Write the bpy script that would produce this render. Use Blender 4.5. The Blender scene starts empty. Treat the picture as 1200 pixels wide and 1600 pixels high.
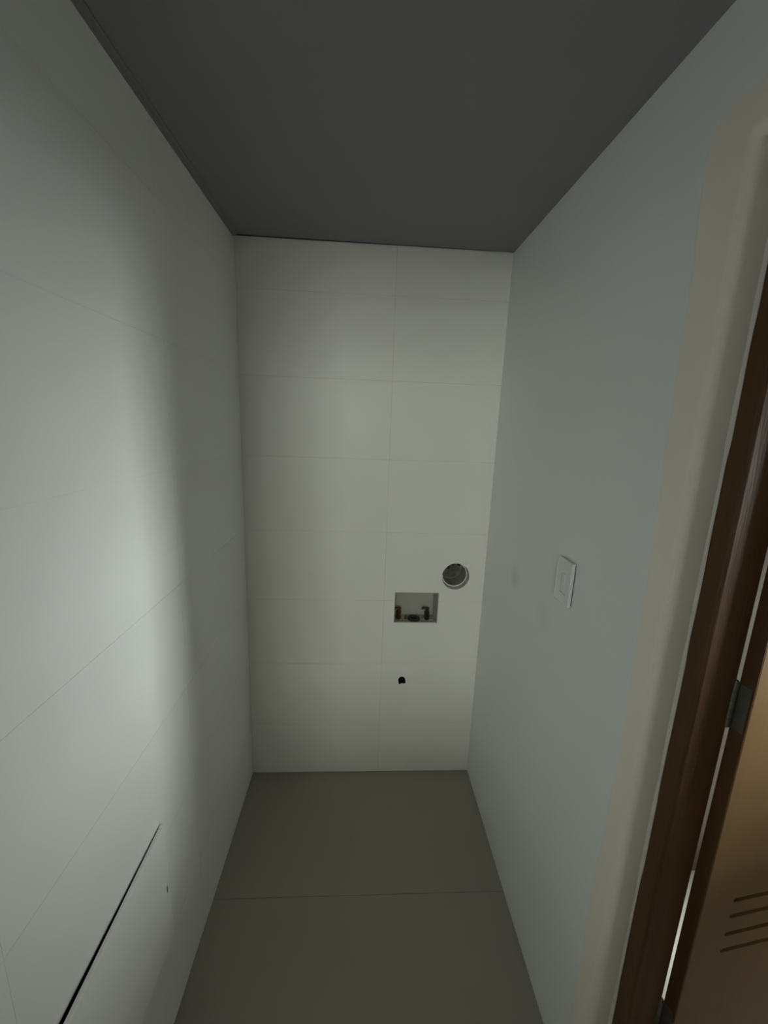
import bpy, bmesh, math, random
from mathutils import Vector, Matrix
from mathutils.geometry import tessellate_polygon

# ------------------------------------------------------------------ scene, camera, world, lights, exposure
scene = bpy.context.scene
COL = scene.collection
S = 0.927                       # survey unit -> metre (a tile course is 0.30 m)
ZF = -1.718                     # survey height of the floor below the lens


def V(x, y, z):
    """survey point (lens at the origin) -> metres, floor at z = 0"""
    return Vector((x * S, y * S, (z - ZF) * S))


cam_d = bpy.data.cameras.new('camera')
cam = bpy.data.objects.new('camera', cam_d)
COL.objects.link(cam)
cam_d.sensor_fit = 'HORIZONTAL'
cam_d.sensor_width = 36.0
cam_d.lens = 644.3 / 1200 * 36.0
cam_d.clip_start = 0.02
r_ = Vector((0.99809492, -0.05067619, 0.0351918))
u_ = Vector((-0.02397697, 0.20696511, 0.97805447))
f_ = Vector((0.05684755, 0.97703499, -0.20535576))
m = Matrix((r_, u_, -f_)).transposed().to_4x4()
m.translation = V(0, 0, 0)
cam.matrix_world = m
scene.camera = cam

world = bpy.data.worlds.new('world')
scene.world = world
world.use_nodes = True
bg = world.node_tree.nodes['Background']
bg.inputs['Color'].default_value = (0.75, 0.87, 1.0, 1)
bg.inputs['Strength'].default_value = 0.6

XL, XR, YB, ZC = -0.5031, 0.5778, 1.7740, 0.6821      # nook: left, right, back, ceiling
XW = 0.703                                            # hall face of the right wall
HX, HY0, HY1, HZ = 2.00, -1.00, 1.267, 0.95           # adjoining room
NY0 = -0.90                                           # wall behind the photographer

# window openings shaped to trim the light; lights outside them likewise
W1 = (-0.05, 0.54, -0.365, 0.05)                       # y0, y1, z0, z1 in the adjoining room's right wall; assumed, trims the side light
W2 = (0.86, 1.22, -1.20, -0.25)                       # y0, y1, z0, z1, same wall; added to brighten the door gap
W3 = (-0.475, 0.10, -0.54, 0.56)                       # x0, x1, z0, z1 in the wall behind the photographer; added to brighten the back wall


def area(name, loc, size, direction, energy, color):
    d = bpy.data.lights.new(name, 'AREA')
    d.shape = 'RECTANGLE'
    d.size, d.size_y = size
    d.energy = energy
    d.color = color
    o = bpy.data.objects.new(name, d)
    COL.objects.link(o)
    o.location = loc
    o.rotation_euler = Vector(direction).to_track_quat('-Z', 'Y').to_euler()
    return o


area('assumed_side_light', V(4.15, -0.76, 0.12), (1.00 * S, 0.95 * S), (-0.93, 0.32, 0), 310.0, (1.0, 1.0, 0.985))  # assumed unseen light outside the window, makes the lit patch on the left wall
area('added_bounce_light', V(4.15, 0.74, 0.12), (0.30 * S, 0.95 * S), (-0.99, -0.1, 0), 230.0, (1.0, 1.0, 0.985))  # added light, bounces off the left wall to lift the right wall
area('added_gap_light', V(2.75, 1.34, 0.50), (0.25 * S, 0.4 * S), (-0.62, -0.1, -0.78), 32.0, (1.0, 0.97, 0.92))  # added light for the bright strip in the door gap
area('added_rear_fill', V(-0.65, -4.0, 0.60), (0.46 * S, 0.80 * S), (0.15, 0.97, -0.2), 58.0, (1.0, 0.965, 0.905))  # added unseen fill, brightens the back and right walls

scene.view_settings.view_transform = 'Standard'
scene.view_settings.look = 'None'
scene.view_settings.gamma = 1.0
scene.view_settings.use_curve_mapping = False
scene.view_settings.exposure = 0.0
scene.cycles.max_bounces = 10
scene.cycles.diffuse_bounces = 8


# ------------------------------------------------------------------ materials
def mat(name, col, rough=0.6, var=0.06, scale=6.0, bump=0.0, bscale=80.0, spec=0.4, metal=0.0, stretch=None):
    """principled material with a procedural colour variation and fine relief"""
    M = bpy.data.materials.new(name)
    M.use_nodes = True
    nt = M.node_tree
    b = nt.nodes['Principled BSDF']
    b.inputs['Roughness'].default_value = rough
    b.inputs['Metallic'].default_value = metal
    b.inputs['Specular IOR Level'].default_value = spec
    tc = nt.nodes.new('ShaderNodeTexCoord')
    mp = nt.nodes.new('ShaderNodeMapping')
    if stretch:
        mp.inputs['Scale'].default_value = stretch
    nt.links.new(tc.outputs['Object'], mp.inputs['Vector'])
    n = nt.nodes.new('ShaderNodeTexNoise')
    n.inputs['Scale'].default_value = scale
    n.inputs['Detail'].default_value = 5
    nt.links.new(mp.outputs['Vector'], n.inputs['Vector'])
    rp = nt.nodes.new('ShaderNodeValToRGB')
    rp.color_ramp.elements[0].position = 0.3
    rp.color_ramp.elements[1].position = 0.7
    rp.color_ramp.elements[0].color = tuple(c * (1 - var) for c in col) + (1,)
    rp.color_ramp.elements[1].color = tuple(min(1, c * (1 + var)) for c in col) + (1,)
    nt.links.new(n.outputs['Fac'], rp.inputs['Fac'])
    nt.links.new(rp.outputs['Color'], b.inputs['Base Color'])
    if bump > 0:
        n2 = nt.nodes.new('ShaderNodeTexNoise')
        n2.inputs['Scale'].default_value = bscale
        n2.inputs['Detail'].default_value = 4
        nt.links.new(mp.outputs['Vector'], n2.inputs['Vector'])
        bp = nt.nodes.new('ShaderNodeBump')
        bp.inputs['Strength'].default_value = bump
        bp.inputs['Distance'].default_value = 0.002
        nt.links.new(n2.outputs['Fac'], bp.inputs['Height'])
        nt.links.new(bp.outputs['Normal'], b.inputs['Normal'])
    return M


MT = {
    'tile_back': mat('ivory_tile', (0.88, 0.865, 0.79), 0.42, 0.02, 3.0, 0.05, 25),
    'tile_left': mat('white_tile', (0.88, 0.885, 0.86), 0.45, 0.02, 3.0, 0.05, 25),
    'grout': mat('grout', (0.72, 0.70, 0.63), 0.9, 0.12, 9.0, 0.3, 200),
    'grout_left': mat('pale_grout', (0.85, 0.855, 0.83), 0.9, 0.06, 9.0, 0.3, 200),
    'floor_tile': mat('grey_floor_tile', (0.34, 0.315, 0.27), 0.5, 0.05, 2.2, 0.08, 40),
    'floor_grout': mat('floor_grout', (0.29, 0.27, 0.235), 0.9, 0.1, 20),
    'ceiling': mat('ceiling_board', (0.262, 0.242, 0.268), 0.7, 0.02, 4.0, 0.05, 120),
    'ceiling_trim': mat('ceiling_trim', (0.225, 0.22, 0.225), 0.6, 0.03, 8.0),
    'plaster': mat('hall_plaster', (0.78, 0.76, 0.71), 0.85, 0.04, 4.0, 0.2, 90),
    'void_shade': mat('void_shade_black', (0.012, 0.011, 0.010), 0.95, 0.2, 30.0),  # near-black, shade of gaps and holes put into the colour
    'wood_dark': mat('dark_brown_wood', (0.10, 0.043, 0.014), 0.5, 0.25, 5.0, 0.25, 30, stretch=(9, 9, 0.7)),
    'wood_tan': mat('tan_wood', (0.235, 0.138, 0.058), 0.5, 0.07, 4.0, 0.1, 30, stretch=(6, 6, 0.6)),
    'panel': mat('white_enamel', (0.92, 0.92, 0.89), 0.4, 0.01, 5.0),
    'recess_shade': mat('recess_shade_black', (0.03, 0.03, 0.028), 0.8, 0.1, 20.0),  # near-black, shade inside the panel recess put into the colour
    'plastic': mat('white_plastic', (0.85, 0.865, 0.845), 0.38, 0.01, 10.0),
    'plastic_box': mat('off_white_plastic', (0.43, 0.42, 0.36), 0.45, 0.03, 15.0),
    'pvc': mat('grey_white_pvc', (0.40, 0.39, 0.34), 0.4, 0.03, 12.0),
    'mortar': mat('rough_mortar', (0.62, 0.605, 0.54), 0.95, 0.2, 40.0, 0.6, 150),
    'duct': mat('shaded_duct', (0.15, 0.145, 0.12), 0.9, 0.4, 35.0, 0.6, 120),
    'brass': mat('aged_brass', (0.13, 0.095, 0.04), 0.4, 0.2, 60.0, metal=0.9),
    'red': mat('red_handle', (0.13, 0.02, 0.012), 0.45, 0.1, 60.0),
    'blue': mat('dark_teal_handle', (0.012, 0.030, 0.034), 0.45, 0.1, 60.0),
    'rubber': mat('dark_drain', (0.03, 0.04, 0.042), 0.4, 0.25, 90.0),
    'steel': mat('dull_steel', (0.20, 0.19, 0.165), 0.4, 0.12, 50.0, metal=0.85),
    'caulk': mat('cream_caulk', (0.85, 0.79, 0.70), 0.6, 0.05, 30.0),
    'black': mat('black_slot', (0.01, 0.01, 0.01), 0.8, 0.05, 30.0),
    'white_frame': mat('white_window_frame', (0.75, 0.76, 0.76), 0.4, 0.02, 8.0),
    'taupe': mat('taupe_plaster', (0.20, 0.165, 0.14), 0.85, 0.05, 5.0, 0.2, 90),
    'light_floor': mat('pale_hall_tile', (0.70, 0.67, 0.62), 0.35, 0.05, 3.0),
}
g = bpy.data.materials.new('window_glass')
g.use_nodes = True
gn = g.node_tree
gn.nodes.remove(gn.nodes['Principled BSDF'])
gt, gg, gm = gn.nodes.new('ShaderNodeBsdfTransparent'), gn.nodes.new('ShaderNodeBsdfGlossy'), gn.nodes.new('ShaderNodeMixShader')
gt.inputs['Color'].default_value = (0.93, 0.97, 0.96, 1)
gg.inputs['Roughness'].default_value = 0.03
gm.inputs['Fac'].default_value = 0.05
gn.links.new(gt.outputs[0], gm.inputs[1])
gn.links.new(gg.outputs[0], gm.inputs[2])
gn.links.new(gm.outputs[0], gn.nodes['Material Output'].inputs['Surface'])
MT['glass'] = g


def right_wall_material():
    """blue-grey paint, with a hand-cut cream band around the doorway and two round filler patches"""
    M = bpy.data.materials.new('painted_plaster')
    M.use_nodes = True
    nt = M.node_tree
    b = nt.nodes['Principled BSDF']
    b.inputs['Roughness'].default_value = 0.7
    b.inputs['Specular IOR Level'].default_value = 0.3
    N = nt.nodes.new

    def math_(op, a, c=None, clamp=False):
        n = N('ShaderNodeMath')
        n.operation = op
        n.use_clamp = clamp
        for i, v in enumerate((a, c)):
            if v is None:
                continue
            if isinstance(v, (int, float)):
                n.inputs[i].default_value = v
            else:
                nt.links.new(v, n.inputs[i])
        return n.outputs[0]
    tc = N('ShaderNodeTexCoord')
    sep = N('ShaderNodeSeparateXYZ')
    nt.links.new(tc.outputs['Object'], sep.inputs[0])
    X, Y, Z = sep.outputs
    nz = N('ShaderNodeTexNoise')
    nz.inputs['Scale'].default_value = 5.0
    nz.inputs['Detail'].default_value = 6
    nz.inputs['Roughness'].default_value = 0.45
    nt.links.new(tc.outputs['Object'], nz.inputs['Vector'])
    wob = math_('MULTIPLY', math_('SUBTRACT', nz.outputs['Fac'], 0.5), 0.03)
    lean = math_('MULTIPLY', math_('SUBTRACT', math_('MAXIMUM', Z, (-0.45 - ZF) * S), (0.0 - ZF) * S), 0.033)
    # signed distance to a round-cornered rectangle: the outer outline of the cream band
    y_c, z_c = (0.768 + OPN - 0.075) / 2 * S, 0.0
    hy, top, rad = (0.768 - OPN + 0.075) / 2 * S, (0.520 - ZF) * S, 0.05
    dy = math_('SUBTRACT', math_('SUBTRACT', math_('ABSOLUTE', math_('SUBTRACT', Y, y_c)), hy - rad), lean)
    dz = math_('SUBTRACT', Z, top - rad)
    q = math_('POWER', math_('ADD', math_('POWER', math_('MAXIMUM', dy, 0.0), 2.0), math_('POWER', math_('MAXIMUM', dz, 0.0), 2.0)), 0.5)
    sd = math_('ADD', q, math_('MINIMUM', math_('MAXIMUM', dy, dz), 0.0))
    sd = math_('ADD', math_('SUBTRACT', sd, rad), wob)
    cream = math_('MULTIPLY', sd, -350.0, clamp=True)
    inner = math_('MULTIPLY', math_('SUBTRACT', X, XR * S + 0.004), 600.0, clamp=True)
    cream = math_('MAXIMUM', cream, inner)

    def patch(y, z, r, soft):
        a = math_('POWER', math_('SUBTRACT', Y, y * S), 2.0)
        c = math_('POWER', math_('SUBTRACT', Z, (z - ZF) * S), 2.0)
        d = math_('POWER', math_('ADD', a, c), 0.5)
        d = math_('ADD', d, math_('MULTIPLY', wob, 0.3))
        return math_('MULTIPLY', math_('SUBTRACT', r, d), 1 / soft, clamp=True)
    pt = math_('ADD', math_('MULTIPLY', patch(1.417, -0.535, 0.050, 0.03), 0.8), math_('MULTIPLY', patch(1.17, -0.56, 0.055, 0.04), 0.35))
    c1 = N('ShaderNodeMix')
    c1.data_type = 'RGBA'
    nt.links.new(pt, c1.inputs['Factor'])
    c1.inputs['A'].default_value = (0.88, 0.90, 0.885, 1)
    c1.inputs['B'].default_value = (0.79, 0.805, 0.79, 1)
    c2 = N('ShaderNodeMix')
    c2.data_type = 'RGBA'
    nt.links.new(cream, c2.inputs['Factor'])
    nt.links.new(c1.outputs['Result'], c2.inputs['A'])
    c2.inputs['B'].default_value = (0.95, 0.865, 0.765, 1)
    nt.links.new(c2.outputs['Result'], b.inputs['Base Color'])
    n2 = N('ShaderNodeTexNoise')
    n2.inputs['Scale'].default_value = 60
    nt.links.new(tc.outputs['Object'], n2.inputs['Vector'])
    bp = N('ShaderNodeBump')
    bp.inputs['Strength'].default_value = 0.12
    bp.inputs['Distance'].default_value = 0.002
    nt.links.new(math_('ADD', n2.outputs['Fac'], math_('MULTIPLY', cream, 1.2)), bp.inputs['Height'])
    nt.links.new(bp.outputs['Normal'], b.inputs['Normal'])
    return M


# ------------------------------------------------------------------ mesh helpers
def link(name, bm, material, parent=None, smooth=False, mats=None):
    bmesh.ops.recalc_face_normals(bm, faces=bm.faces)
    me = bpy.data.meshes.new(name)
    bm.to_mesh(me)
    bm.free()
    for mm in (mats or [material]):
        me.materials.append(mm)
    if smooth:
        for p in me.polygons:
            p.use_smooth = True
    o = bpy.data.objects.new(name, me)
    COL.objects.link(o)
    if parent:
        o.parent = parent
    return o


def tag(o, label=None, category=None, group=None, kind=None):
    if label:
        o['label'] = label
    if category:
        o['category'] = category
    if group:
        o['group'] = group
    if kind:
        o['kind'] = kind
    return o


def empty(name, loc=(0, 0, 0)):
    o = bpy.data.objects.new(name, None)
    o.empty_display_size = 0.05
    COL.objects.link(o)
    o.location = loc
    return o


def box(a, b, bm=None, bevel=0.0, seg=2):
    """axis-aligned box between two metre points"""
    new = bm is None
    bm = bm or bmesh.new()
    t = bmesh.new()
    lo = [min(a[i], b[i]) for i in range(3)]
    hi = [max(a[i], b[i]) for i in range(3)]
    vs = [t.verts.new((x, y, z)) for x in (lo[0], hi[0]) for y in (lo[1], hi[1]) for z in (lo[2], hi[2])]
    for f in ((0, 1, 3, 2), (4, 6, 7, 5), (0, 4, 5, 1), (2, 3, 7, 6), (0, 2, 6, 4), (1, 5, 7, 3)):
        t.faces.new([vs[i] for i in f])
    if bevel:
        bmesh.ops.bevel(t, geom=list(t.edges), offset=bevel, segments=seg, profile=0.5, affect='EDGES')
    me = bpy.data.meshes.new('t')
    t.to_mesh(me)
    t.free()
    bm.from_mesh(me)
    bpy.data.meshes.remove(me)
    return bm


def prism(outer, holes, to3d, depth_vec):
    """flat outline with holes (2D points), placed by to3d and extruded along depth_vec"""
    bm = bmesh.new()
    loops = [outer] + list(holes)
    flat = [p for l in loops for p in l]
    tris = tessellate_polygon([[Vector((p[0], p[1], 0)) for p in l] for l in loops])
    fr = [bm.verts.new(to3d(*p)) for p in flat]
    bk = [bm.verts.new(Vector(to3d(*p)) + Vector(depth_vec)) for p in flat]
    for t in tris:
        try:
            bm.faces.new([fr[i] for i in t])
            bm.faces.new([bk[i] for i in reversed(t)])
        except ValueError:
            pass
    k = 0
    for l in loops:
        n = len(l)
        for i in range(n):
            a, b = k + i, k + (i + 1) % n
            bm.faces.new((fr[a], fr[b], bk[b], bk[a]))
        k += n
    bmesh.ops.dissolve_limit(bm, angle_limit=0.01, verts=bm.verts, edges=bm.edges)
    return bm


def lathe(profile, origin, axis, seg=32, bm=None, closed=False):
    """profile of (radius, distance along axis)"""
    bm = bm or bmesh.new()
    ax = Vector(axis).normalized()
    e1 = ax.orthogonal().normalized()
    e2 = ax.cross(e1)
    rings = []
    for r, h in profile:
        if r < 1e-6:
            rings.append([bm.verts.new(Vector(origin) + ax * h)])
        else:
            rings.append([bm.verts.new(Vector(origin) + ax * h + (e1 * math.cos(2 * math.pi * i / seg) + e2 * math.sin(2 * math.pi * i / seg)) * r) for i in range(seg)])
    pairs = list(zip(rings, rings[1:])) + ([(rings[-1], rings[0])] if closed else [])
    for a, b in pairs:
        for i in range(seg):
            j = (i + 1) % seg
            if len(a) == 1 and len(b) == 1:
                continue
            if len(a) == 1:
                bm.faces.new((a[0], b[i], b[j]))
            elif len(b) == 1:
                bm.faces.new((a[i], a[j], b[0]))
            else:
                bm.faces.new((a[i], a[j], b[j], b[i]))
    return bm


def rect(x0, x1, y0, y1):
    return [(x0, y0), (x1, y0), (x1, y1), (x0, y1)]


def circle(cx, cy, r, n=40, jag=0.0, seed=1):
    rng = random.Random(seed)
    return [(cx + r * (1 + rng.uniform(-jag, jag)) * math.cos(2 * math.pi * i / n), cy + r * (1 + rng.uniform(-jag, jag)) * math.sin(2 * math.pi * i / n)) for i in range(n)]


# ------------------------------------------------------------------ shared outlines (survey units)
OPN, OPF, OPT = -0.10, 0.690, 0.445             # doorway in the right wall: near, far, top
BOX = (0.167, 0.372, -0.900, -0.749)            # outlet box opening in the back wall
PIPE = (0.444, -0.668, 0.0640)                  # vent hole: centre, radius
HOLE = [(0.2185 + 0.0185 * a, -1.2015 + 0.0185 * c) for a, c in
        ((0.95, 0.05), (0.86, 0.50), (0.55, 0.92), (0.0, 1.10), (-0.52, 0.95), (-0.88, 0.50), (-1.0, 0.0), (-0.86, -0.55), (-0.74, -1.05),
         (-0.52, -1.22), (-0.28, -0.96), (0.10, -0.86), (0.62, -0.93), (1.08, -0.86), (1.0, -0.45))]
AP = (0.505, 0.905, -1.396, -1.040)             # access-panel recess in the left wall (y0, y1, z0, z1)
J = 0.0008                                      # half a tile joint
TT = 0.0011                                     # tile proud of its bed (m)

# ------------------------------------------------------------------ setting: floor
fl = tag(link('floor', box(V(XL - 0.12, NY0 - 0.1, ZF) - Vector((0, 0, 0.14)), V(XW, YB + 0.15, ZF) - Vector((0, 0, TT))), MT['floor_grout']),
         'dark grey tiled floor of the narrow laundry nook', 'floor', kind='structure')
ys = [YB - 0.001, 1.212, 0.565, -0.082, -0.729, NY0 + 0.001]
for i in range(len(ys) - 1):
    x1 = XR - 0.001
    o = link('tile', box(V(XL + 0.001, ys[i + 1] + 0.0012, ZF) - Vector((0, 0, TT)), V(x1, ys[i] - 0.0012, ZF), bevel=0.0006, seg=1), MT['floor_tile'], fl)

hf = tag(link('floor_hall', box(V(XW + 0.0005, HY0 - 0.1, ZF) - Vector((0, 0, 0.14)), V(HX + 0.12, HY1 + 0.1, ZF)), MT['light_floor']),
         'pale floor of the adjoining room behind the open door', 'floor', kind='structure')

# ------------------------------------------------------------------ setting: back wall
rows = [ZC + 0.003] + [0.504 - 0.3236 * k for k in range(7)] + [ZF + 0.001]
wb_m = prism(rect(XL - 0.12, XW, ZF, ZC + 0.10),
             [rect(*BOX), circle(*PIPE), HOLE],
             lambda x, z: V(x, YB, z) + Vector((0, TT, 0)), (0, 0.16, 0))
wb = tag(link('wall_back', wb_m, MT['grout']), 'ivory tiled back wall with outlet box, vent pipe and small hole', 'wall', kind='structure')


def clip_notch(x0, x1, z0, z1, n):
    """tile outline with a rectangular notch (nx0,nx1,nz0,nz1) that cuts its top or bottom edge"""
    nx0, nx1, nz0, nz1 = n
    if nx0 >= x1 or nx1 <= x0 or nz0 >= z1 or nz1 <= z0:
        return rect(x0, x1, z0, z1)
    if nz0 <= z0:       # notch in the bottom edge
        return [(x0, z0), (nx0, z0), (nx0, nz1), (nx1, nz1), (nx1, z0), (x1, z0), (x1, z1), (x0, z1)]
    return [(x0, z0), (x1, z0), (x1, z1), (nx1, z1), (nx1, nz0), (nx0, nz0), (nx0, z1), (x0, z1)]


for i in range(len(rows) - 1):
    z1, z0 = rows[i] - J, rows[i + 1] + J
    for c, (x0, x1) in enumerate(((XL + 0.0005, 0.118 - J), (0.118 + J, XR - 0.0005))):
        outer = clip_notch(x0, x1, z0, z1, BOX)
        holes = []
        if c == 1 and z0 < PIPE[1] < z1:
            holes.append(circle(*PIPE))
        if c == 1 and z0 < -1.2 < z1:
            holes.append(HOLE)
        link('tile', prism(outer, holes, lambda x, z: V(x, YB, z), (0, TT, 0)), MT['tile_back'], wb)

# the small drilled hole: a cavity behind the tile, its shade painted near-black
hb = bmesh.new()
n = len(HOLE)
r0 = [hb.verts.new(V(0.2185 + (x - 0.2185) * 0.985, YB, -1.2015 + (z + 1.2015) * 0.985) + Vector((0, 0.0004, 0))) for x, z in HOLE]
r1 = [hb.verts.new(V(0.2185 + (x - 0.2185) * 0.97, YB, -1.2015 + (z + 1.2015) * 0.97) + Vector((0, 0.03, 0))) for x, z in HOLE]
r2 = [hb.verts.new(V(0.2185 + (x - 0.2185) * 0.97, YB, -1.2015 + (z + 1.2015) * 0.97) + Vector((0, 0.12, 0))) for x, z in HOLE]
for a, b in ((r0, r1), (r1, r2)):
    for i in range(n):
        hb.faces.new((a[i], a[(i + 1) % n], b[(i + 1) % n], b[i]))
hb.faces.new(r2)
link('drilled_cavity', hb, MT['void_shade'], wb)
# chipped glaze below the hole
cb = prism([(0.2205, -1.2185), (0.2270, -1.2225), (0.2360, -1.2205), (0.2395, -1.2150), (0.2330, -1.2175), (0.2270, -1.2190)], [],
           lambda x, z: V(x, YB, z) - Vector((0, 0.0006, 0)), (0, 0.0006, 0))
link('glaze_chip', cb, MT['caulk'], wb)

# ------------------------------------------------------------------ setting: left wall with its tiles
DL = 0.009
lrows = [ZC + 0.002] + [0.504 + DL - 0.3236 * k for k in range(7)] + [ZF + 0.001]
lcols = [YB - 0.0005, 1.127, 0.480, -0.167, -0.814, NY0 + 0.0005]
wl = tag(link('wall_left', prism(rect(NY0 - 0.1, YB + 0.001, ZF, ZC + 0.10), [rect(*AP)], lambda y, z: V(XL, y, z) - Vector((TT, 0, 0)), (-0.12, 0, 0)), MT['grout_left']),
         'white tiled left wall, brightly lit by daylight from the doorway', 'wall', kind='structure')
for i in range(len(lrows) - 1):
    z1, z0 = lrows[i] - J * 0.6, lrows[i + 1] + J * 0.6
    for c in range(len(lcols) - 1):
        y1, y0 = lcols[c] - J * 0.4, lcols[c + 1] + J * 0.4
        link('tile', prism(clip_notch(y0, y1, z0, z1, AP), [], lambda y, z: V(XL, y, z), (-TT, 0, 0)), MT['tile_left'], wl)

# ------------------------------------------------------------------ setting: right wall with the doorway
rb = bmesh.new()


def add(t):
    me = bpy.data.meshes.new('t')
    t.to_mesh(me)
    t.free()
    rb.from_mesh(me)
    bpy.data.meshes.remove(me)


RA = 0.018                      # softened plaster arris, survey units
arc = [(RA * (1 - math.cos(math.pi / 2 * i / 8)), RA * (1 - math.sin(math.pi / 2 * i / 8))) for i in range(9)]     # from the wall face round into the reveal
up = (0, 0, (OPT - ZF) * S)
add(prism([(XR, YB + 0.001), (XW, YB + 0.001), (XW, OPF)] + [(XR + dx, OPF + dy) for dx, dy in reversed(arc)], [], lambda x, y: V(x, y, ZF), up))
add(prism([(XR, NY0 - 0.1), (XW, NY0 - 0.1), (XW, OPN)] + [(XR + dx, OPN - dy) for dx, dy in reversed(arc)], [], lambda x, y: V(x, y, ZF), up))
add(prism([(XR, HZ + 0.1), (XW, HZ + 0.1), (XW, OPT)] + [(XR + dx, OPT + dy) for dx, dy in reversed(arc)], [], lambda x, z: V(x, OPN, z), (0, (OPF - OPN) * S, 0)))
for y0, sg, y1 in ((OPF, 1, YB + 0.001), (OPN, -1, NY0 - 0.1)):
    add(box(V(XR, y0 + sg * RA, OPT), V(XW, y1, HZ + 0.1)))
    add(box(V(XR, y0, OPT + RA), V(XW, y0 + sg * RA, HZ + 0.1)))
    t = bmesh.new()             # the softened arris carried round the top corner of the doorway
    rings = []
    for dx, dy in arc[:-1]:
        rings.append([t.verts.new(V(XR + dx, y0 + sg * dy * math.cos(math.pi / 2 * j / 8), OPT + dy * math.sin(math.pi / 2 * j / 8))) for j in range(9)])
    for a, b in zip(rings, rings[1:]):
        for j in range(8):
            t.faces.new((a[j], a[j + 1], b[j + 1], b[j]))
    tip = t.verts.new(V(XR + RA, y0, OPT))
    for j in range(8):
        t.faces.new((rings[-1][j], rings[-1][j + 1], tip))
    t.faces.new(rings[0] + [t.verts.new(V(XR, y0 + sg * RA, OPT + RA))])
    add(t)
wr = tag(link('wall_right', rb, right_wall_material()), 'pale grey painted right wall with a cream band around the doorway', 'wall', kind='structure')

# ------------------------------------------------------------------ setting: wall behind, ceiling, hall shell
tag(link('wall_front', prism(rect(XL - 0.12, XR, ZF, HZ + 0.1), [rect(*W3)], lambda x, z: V(x, NY0, z), (0, -0.11, 0)), MT['plaster']),
    'plain plaster wall with an added window, behind the photographer', 'wall', kind='structure')


def window(name, label, w, plane, along_x, outward):
    # frame with one fixed pane, set in the opening w of a wall
    c = (w[0] + w[1]) / 2
    place = (lambda a, z, d: V(a, plane, z) + Vector((0, d, 0))) if along_x else (lambda a, z, d: V(plane, a, z) + Vector((d, 0, 0)))
    e = tag(empty(name, place(c, w[2], outward * 0.05)), label, 'window', kind='structure')
    off = e.location.copy()
    t = outward * 0.045
    link('window_frame', prism(rect(*w), [rect(w[0] + 0.015, w[1] - 0.015, w[2] + 0.015, w[3] - 0.015)],
                               lambda a, z: place(a, z, outward * 0.03) - off, (0, t, 0) if along_x else (t, 0, 0)), MT['white_frame'], e)
    for a, b in ((w[0] + 0.012, w[1] - 0.012),):
        link('pane', box(place(a, w[2] + 0.012, outward * 0.050) - off, place(b, w[3] - 0.012, outward * 0.054) - off), MT['glass'], e)


window('window_3_added', 'added white framed window behind the photographer, for fill light', W3, NY0, True, -1)
cb = prism([(XL - 0.1, NY0 - 0.1), (XR, NY0 - 0.1), (XR, YB - 0.010), (XL - 0.1, YB - 0.021)], [], lambda x, y: V(x, y, ZC), (0, 0, 0.09))
tag(link('ceiling', cb, MT['ceiling']), 'flat grey ceiling board with a dark gap along the back wall', 'ceiling', kind='structure')
link('gap_shade_fill', prism([(XL - 0.1, YB - 0.0205), (XR, YB - 0.0095), (XR, YB + 0.0008), (XL - 0.1, YB + 0.0008)], [], lambda x, y: V(x, y, ZC + 0.004), (0, 0, 0.08)),
     MT['void_shade'], bpy.data.objects['ceiling'])  # near-black block fills the gap and stands in for its shade
# slim moulding where the ceiling meets the left wall
tb = bmesh.new()
prof = [(0, 0), (0.016, 0), (0.016, -0.002), (0.013, -0.0035), (0.005, -0.0045), (0.003, -0.007), (0, -0.007)]
A, B = V(XL, YB - 0.024, ZC), V(XL, NY0 + 0.002, ZC)
ra = [tb.verts.new(A + Vector((px, 0, pz))) for px, pz in prof]
rb2 = [tb.verts.new(B + Vector((px, 0, pz))) for px, pz in prof]
for i in range(len(prof)):
    j = (i + 1) % len(prof)
    tb.faces.new((ra[i], ra[j], rb2[j], rb2[i]))
tb.faces.new(ra)
tb.faces.new(rb2)
tag(link('trim_1', tb, MT['ceiling_trim']), 'slim dark grey moulding where the ceiling meets the left wall', 'trim', kind='structure')

tag(link('ceiling_hall', box(V(XW, HY0 - 0.1, HZ), V(HX + 0.12, HY1 + 0.1, HZ + 0.1)), MT['plaster']), 'plaster ceiling of the adjoining room', 'ceiling', kind='structure')
tag(link('wall_hall_back', box(V(XW, HY1, ZF), V(HX + 0.12, HY1 + 0.1, HZ)), MT['taupe']), 'taupe plaster wall behind the open door', 'wall', kind='structure')
tag(link('wall_hall_front', box(V(XW, HY0, ZF), V(HX + 0.12, HY0 - 0.1, HZ)), MT['plaster']), 'plaster near wall of the adjoining room', 'wall', kind='structure')
tag(link('wall_hall_right', prism(rect(HY0, HY1, ZF, HZ), [rect(*W1), rect(*W2)], lambda y, z: V(HX, y, z), (0.11, 0, 0)), MT['plaster']),
    'plaster wall of the adjoining room, with assumed and added windows', 'wall', kind='structure')
window('window_1_assumed', 'assumed high white framed window of the adjoining room, for the side light', W1, HX, False, 1)  # assumed unseen window, its opening shapes the side light
window('window_2_added', 'added low white framed window behind the open door, to light the gap', W2, HX, False, 1)

# ------------------------------------------------------------------ door frame
FX0, FX1, FP = 0.631, XW, 0.044
fe = tag(empty('trim_2', V(FX0, OPF, ZF)), 'dark brown wooden door frame set in the cream doorway', 'door frame', kind='structure')
o0 = fe.location
g0 = 0.0006
for nm, a, b in (('jamb', V(FX0, OPF - g0, ZF), V(FX1, OPF - FP, OPT - g0)),
                 ('jamb', V(FX0, OPN + g0, ZF), V(FX1, OPN + FP, OPT - g0)),
                 ('head_jamb', V(FX0, OPN + FP, OPT - FP), V(FX1, OPF - FP, OPT - g0))):
    link(nm, box(a - o0, b - o0, bevel=0.005, seg=3), MT['wood_dark'], fe)
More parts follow.
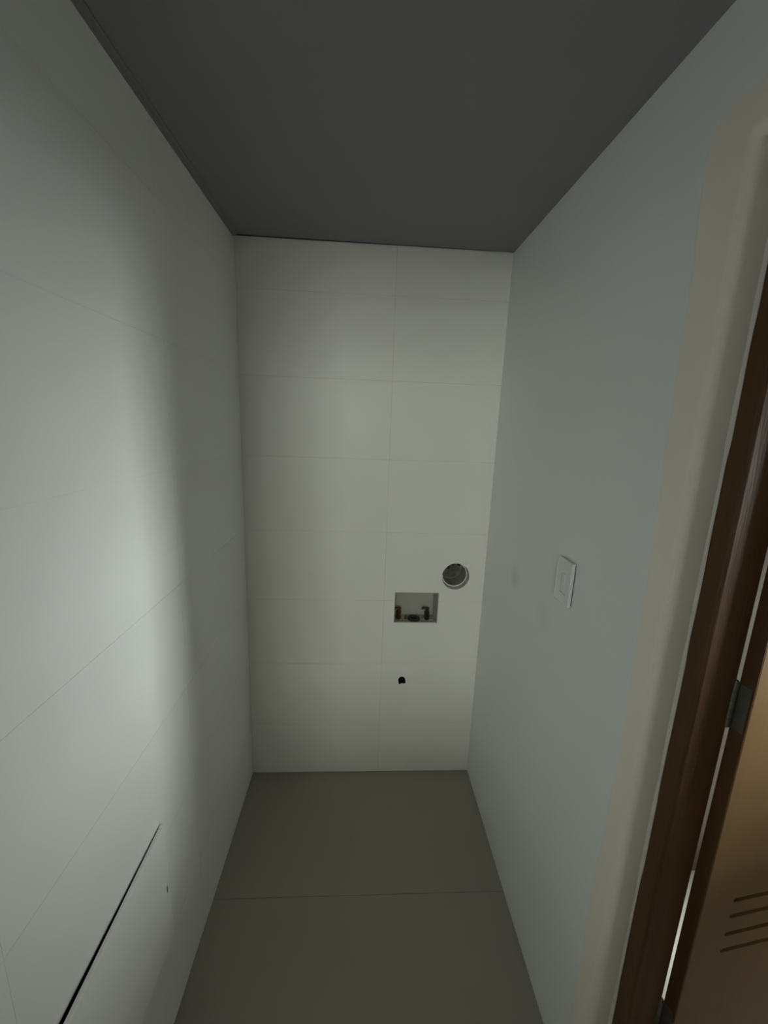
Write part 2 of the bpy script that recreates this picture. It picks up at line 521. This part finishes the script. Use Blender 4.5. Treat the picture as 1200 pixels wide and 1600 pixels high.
# uneven bead of filler between the plaster and the jamb
rng = random.Random(4)
bb = bmesh.new()
prev = None
for i in range(41):
    z = ZF + (OPT - 0.02 - ZF) * i / 40
    w = 0.0040 + rng.uniform(-0.0012, 0.0014)
    pts = [V(FX0, OPF, z) - o0, V(FX0, OPF, z) - o0 + Vector((-w, 0, 0)), V(FX0, OPF, z) - o0 + Vector((-w * 0.3, -w * 0.9, 0)), V(FX0, OPF, z) - o0 + Vector((0, -w, 0))]
    ring = [bb.verts.new(q) for q in pts]
    if prev:
        for k in range(4):
            bb.faces.new((prev[k], prev[(k + 1) % 4], ring[(k + 1) % 4], ring[k]))
    prev = ring
link('filler_bead', bb, MT['caulk'], fe)

# ------------------------------------------------------------------ door leaf (open, 8 degrees past square)
ANG = math.radians(8)
DW, DT = 0.70, 0.0255                      # metres: leaf width, thickness
dz0, dz1 = 0.008, (OPT - FP - 0.004 - ZF) * S
de = tag(empty('door_1', V(0.712, 0.6205, ZF)), 'tan wooden door standing open, with routed ventilation slots low down', 'door', kind='structure')
de.rotation_euler = (0, 0, ANG)
# local frame: x along the leaf, y through its thickness, z up
slot_z = [(-0.938 - ZF) * S, (-0.981 - ZF) * S, (-1.030 - ZF) * S, (-1.076 - ZF) * S]
SX0, SX1, SH = 0.074, DW - 0.074, 0.0050


def stadium(x0, x1, zc, h, n=6):
    pts = []
    for i in range(n + 1):
        a = math.pi / 2 + math.pi * i / n
        pts.append((x0 + h + h * math.cos(a), zc + h * math.sin(a)))
    for i in range(n + 1):
        a = -math.pi / 2 + math.pi * i / n
        pts.append((x1 - h + h * math.cos(a), zc + h * math.sin(a)))
    return pts


EB = 0.004
skin = prism(rect(EB, DW, dz0, dz1), [stadium(SX0, SX1, z, SH) for z in slot_z], lambda x, z: Vector((x, 0, z)), (0, 0.009, 0))
link('door_skin', skin, MT['wood_tan'], de)
link('door_core', box((EB, 0.009, dz0), (DW, DT, dz1)), MT['wood_dark'], de)
link('edge_band', box((0, 0.0, dz0), (EB, DT, dz1), bevel=0.001, seg=1), MT['wood_dark'], de)
# hinges: two-leaf butt hinges on the frame-side edge
for zc in (-0.488, -1.288, 0.275):
    z = (zc - ZF) * S
    hg = empty('hinge', (0, 0, z))
    hg.parent = de
    link('hinge_leaf', box((-0.0016, 0.003, -0.043), (-0.0002, DT - 0.002, 0.043), bevel=0.0005, seg=1), MT['steel'], hg)
    kb = bmesh.new()
    ko = Vector((-0.0055, DT + 0.001, -0.043))
    for i in range(5):
        h0, h1 = i * 0.0172 + 0.0005, (i + 1) * 0.0172 - 0.0005
        lathe([(0, h0), (0.0048, h0), (0.0052, h0 + 0.0006), (0.0052, h1 - 0.0006), (0.0048, h1), (0, h1)], ko, (0, 0, 1), 16, kb)
    link('knuckle', kb, MT['steel'], hg, smooth=False)
    link('pin', lathe([(0, -0.002), (0.0042, -0.001), (0.0042, 0.0875), (0.003, 0.0895), (0, 0.0900)], ko, (0, 0, 1), 12), MT['steel'], hg)
# lever handle with rose near the free edge, on both faces
for s, y in ((-1, 0.0), (1, DT)):
    hb = lathe([(0, 0), (0.024, 0), (0.024, s * 0.006), (0.010, s * 0.008), (0.009, s * 0.045), (0, s * 0.046)], (DW - 0.06, y, 0.98), (0, 1, 0), 24)
    box((DW - 0.17, y + s * 0.036, 0.973), (DW - 0.055, y + s * 0.047, 0.989), hb, bevel=0.004)
    link('door_handle', hb, MT['steel'], de)

# ------------------------------------------------------------------ washing-machine outlet box
x0, x1, z0, z1 = BOX
BD = 0.068
oe = tag(empty('washer_outlet_box', V((x0 + x1) / 2, YB, z0)), 'recessed white washer outlet box with two brass taps, sunk in the back wall', 'outlet box')
o0 = oe.location
ob = bmesh.new()
T = 0.003 / S                               # shell thickness in survey units


def P(x, z, d):
    return V(x, YB, z) + Vector((0, d, 0)) - o0


def quad_ring(bm, ring_a, ring_b):
    for i in range(4):
        bm.faces.new((ring_a[i], ring_a[(i + 1) % 4], ring_b[(i + 1) % 4], ring_b[i]))


def ring(bm, x0, x1, z0, z1, d):
    return [bm.verts.new(P(a, b, d)) for a, b in rect(x0, x1, z0, z1)]


ra = ring(ob, x0 + 0.0004, x1 - 0.0004, z0 + 0.0004, z1 - 0.0004, 0.0005)
rc = ring(ob, x0 + T, x1 - T, z0 + T, z1 - T, 0.0005)
rd = ring(ob, x0 + T + 0.003, x1 - T - 0.008, z0 + T + 0.004, z1 - T - 0.003, BD)
rbk = ring(ob, x0 + 0.0004, x1 - 0.0004, z0 + 0.0004, z1 - 0.0004, BD + 0.003)
quad_ring(ob, ra, rc)
quad_ring(ob, rc, rd)
ob.faces.new(rd)
quad_ring(ob, ra, rbk)
ob.faces.new(rbk)
link('box_shell', ob, MT['plastic_box'], oe)
fz = z0 + T + 0.002                          # height of the box floor


def valve(xc, dep, handle, turn):
    base = P(xc, fz, dep)
    ve = empty('valve', base)
    ve.parent = oe
    b = lathe([(0, 0), (0.0125, 0), (0.0125, 0.010), (0.009, 0.011), (0.009, 0.018), (0.0115, 0.019), (0.0115, 0.030), (0.008, 0.033), (0.0055, 0.036), (0.0055, 0.044), (0, 0.044)],
              (0, 0, 0), (0, 0, 1), 20)
    # threaded spout pointing forward and down
    lathe([(0, 0), (0.0075, 0), (0.0075, 0.014), (0.0100, 0.0145), (0.0100, 0.026), (0.0070, 0.0265), (0.0070, 0.020), (0, 0.020)], (0, -0.004, 0.020), (-0.15, -1, -0.35), 16, b)
    link('valve_body', b, MT['brass'], ve)
    h = box((-0.022, -0.007, 0.043), (0.009, 0.007, 0.049), bevel=0.002)
    box((-0.006, -0.006, 0.034), (0.008, 0.006, 0.046), h, bevel=0.002)
    box((-0.024, -0.006, 0.040), (-0.017, 0.006, 0.046), h, bevel=0.002)
    bmesh.ops.rotate(h, verts=h.verts, cent=(0, 0, 0), matrix=Matrix.Rotation(turn, 3, 'Z'))
    o = link('valve_handle', h, handle, ve)
    return ve


tag(valve(0.192, 0.040, MT['red'], math.radians(12)), 'left brass tap with a red lever')
tag(valve(0.327, 0.036, MT['blue'], math.radians(-18)), 'right brass tap with a dark teal lever')
# drain collar in the box floor
dc = P(0.2635, fz, 0.027)
link('drain_collar', lathe([(0.0150, 0.000), (0.0275, 0.000), (0.0275, 0.006), (0.024, 0.009), (0.0175, 0.009), (0.0165, 0.004), (0.0150, 0.000)], dc, (0, 0, 1), 32), MT['rubber'], oe, smooth=False)
link('drain_throat', lathe([(0.0168, 0.0045), (0, 0.0045)], dc, (0, 0, 1), 32), MT['void_shade'], oe)  # near-black disc stands in for the shade down the drain
# raised moulded seat under the right tap and a small screw plug beside the drain
link('tap_seat', box(P(0.300, fz, 0.016), P(0.354, fz + 0.004, 0.058), bevel=0.0012), MT['plastic_box'], oe)
link('plug', lathe([(0, 0), (0.0055, 0), (0.0055, 0.011), (0.004, 0.014), (0, 0.014)], P(0.226, fz, 0.030), (0, 0, 1), 14), MT['brass'], oe)

# ------------------------------------------------------------------ vent pipe in its round hole
cx, cz, cr = PIPE
pe = tag(empty('vent_pipe', V(cx, YB, cz)), 'round vent pipe end recessed in a hole, right of the outlet box', 'pipe')
R = cr * S
ro = R * 0.93
link('hole_sleeve', lathe([(R - 0.0003, 0.001), (R - 0.0012, 0.001), (R - 0.0012, 0.150), (R - 0.0003, 0.150)], (0, 0, 0), (0, 1, 0), 48, closed=True), MT['mortar'], pe)
link('pipe_wall', lathe([(ro, 0.028), (ro - 0.0006, 0.0272), (ro - 0.0034, 0.0272), (ro - 0.004, 0.028), (ro - 0.004, 0.148), (ro, 0.148)], (0, 0, 0), (0, 1, 0), 48, closed=True), MT['pvc'], pe)
link('duct_end', lathe([(ro - 0.0045, 0.115), (0, 0.118)], (0, 0, 0), (0, 1, 0), 48), MT['duct'], pe)  # disc closing the pipe, shade of its depth put into the colour
link('pipe_rim', lathe([(ro + 0.0004, 0.0268), (ro - 0.0036, 0.0268), (ro - 0.0036, 0.0290), (ro + 0.0004, 0.0290)], (0, 0, 0), (0, 1, 0), 48, closed=True), MT['plastic'], pe)
# torn tape hanging from the pipe's upper rim
tp = bmesh.new()
for a0, w, l in ((118, 9, 0.030), (96, 13, 0.017), (66, 16, 0.013), (140, 12, 0.016)):
    a = math.radians(a0)
    rr = ro - 0.0045
    c = Vector((rr * math.cos(a), 0.040, rr * math.sin(a)))
    da = math.radians(w / 2)
    p1 = Vector((rr * math.cos(a - da), 0.036, rr * math.sin(a - da)))
    p2 = Vector((rr * math.cos(a + da), 0.036, rr * math.sin(a + da)))
    t0, t1 = Vector((0, 0.001, 0)), Vector((0, 0.012, -l))
    vs = [tp.verts.new(q) for q in (p1, p2, p2 + t1 * 0.9, p1 + t1)]
    tp.faces.new(vs)
    vs2 = [tp.verts.new(q + Vector((0, 0.0008, 0))) for q in (p1, p2, p2 + t1 * 0.9, p1 + t1)]
    tp.faces.new(vs2)
    for i in range(4):
        tp.faces.new((vs[i], vs[(i + 1) % 4], vs2[(i + 1) % 4], vs2[i]))
link('torn_tape', tp, MT['black'], pe)

# ------------------------------------------------------------------ wall switch on the right wall
sy0, sy1, sz0, sz1 = 1.0150, 1.0935, -0.4680, -0.3440
se = tag(empty('wall_switch', V(XR, (sy0 + sy1) / 2, (sz0 + sz1) / 2)), 'white wall switch plate with a narrow rocker on the pale right wall', 'switch')
hw, hh = (sy1 - sy0) / 2 * S, (sz1 - sz0) / 2 * S
iw, ih = 0.0155, 0.033


def sw(y, z, d=0.0):
    return Vector((-d, y, z))


link('shadow_gap_block', box((-0.0035, -hw + 0.003, -hh + 0.003), (-0.0002, hw - 0.003, hh - 0.003)), MT['black'], se)  # black block behind the plate stands in for its shadow gap
pl = prism(rect(-hw, hw, -hh, hh), [rect(-iw, iw, -ih, ih)], lambda y, z: sw(y, z, 0.0095), (0.0062, 0, 0))
ed = [e for e in pl.edges if all(abs(v.co.x + 0.0095) < 1e-5 for v in e.verts) and (all(abs(abs(v.co.y) - hw) < 1e-5 for v in e.verts) or all(abs(abs(v.co.z) - hh) < 1e-5 for v in e.verts))]
bmesh.ops.bevel(pl, geom=ed, offset=0.0022, segments=3, profile=0.5, affect='EDGES')
link('cover_plate', pl, MT['plastic'], se)
link('module', box((-0.0080, -iw + 0.0012, -ih + 0.0012), (-0.003, iw - 0.0012, ih - 0.0012)), MT['plastic'], se)
rk = bmesh.new()
pr = [(-0.0085, -0.021), (-0.0100, -0.021), (-0.0108, 0.0), (-0.0132, 0.021), (-0.0085, 0.021)]
ra = [rk.verts.new((a, -0.0068, b)) for a, b in pr]
rb3 = [rk.verts.new((a, 0.0068, b)) for a, b in pr]
for i in range(5):
    rk.faces.new((ra[i], ra[(i + 1) % 5], rb3[(i + 1) % 5], rb3[i]))
rk.faces.new(ra)
rk.faces.new(rb3)
link('rocker', rk, MT['plastic'], se)

# ------------------------------------------------------------------ access panel low on the left wall
ay0, ay1, az0, az1 = AP
ae = tag(empty('access_panel', V(XL, ay1 + 0.005, az0)), 'white access panel cover slightly ajar, low on the left wall', 'access panel')
o0 = ae.location
AD = 0.075
bx = bmesh.new()


def Q(y, z, d):
    return V(XL, y, z) + Vector((-d, 0, 0)) - o0


q = 0.0006
a1 = [bx.verts.new(Q(y, z, 0.0008)) for y, z in rect(ay0 + q, ay1 - q, az0 + q, az1 - q)]
b1 = [bx.verts.new(Q(y, z, AD)) for y, z in rect(ay0 + q, ay1 - q, az0 + q, az1 - q)]
for i in range(4):
    bx.faces.new((a1[i], a1[(i + 1) % 4], b1[(i + 1) % 4], b1[i]))
bx.faces.new(b1)
link('recess_box', bx, MT['recess_shade'], ae)
# hinged cover: pivots on its far edge, swung out a little at the near edge
ce = empty('cover', (0.0034, 0, 0))
ce.parent = ae
ce.rotation_euler = (0, 0, math.radians(0.95))
L = 0.425 * S
ch0, ch1 = (-1.402 + 1.396) * S, (-1.033 + 1.396) * S
cv = box((0, -L, ch0), (0.0090, 0, ch1), bevel=0.0018, seg=3)
link('cover_panel', cv, MT['panel'], ce)
kz = (-1.229 + 1.396) * S
link('latch_slot', box((0.0083, -0.0165, kz - 0.010), (0.0092, -0.0125, kz + 0.010), bevel=0.0003, seg=1), MT['black'], ce)
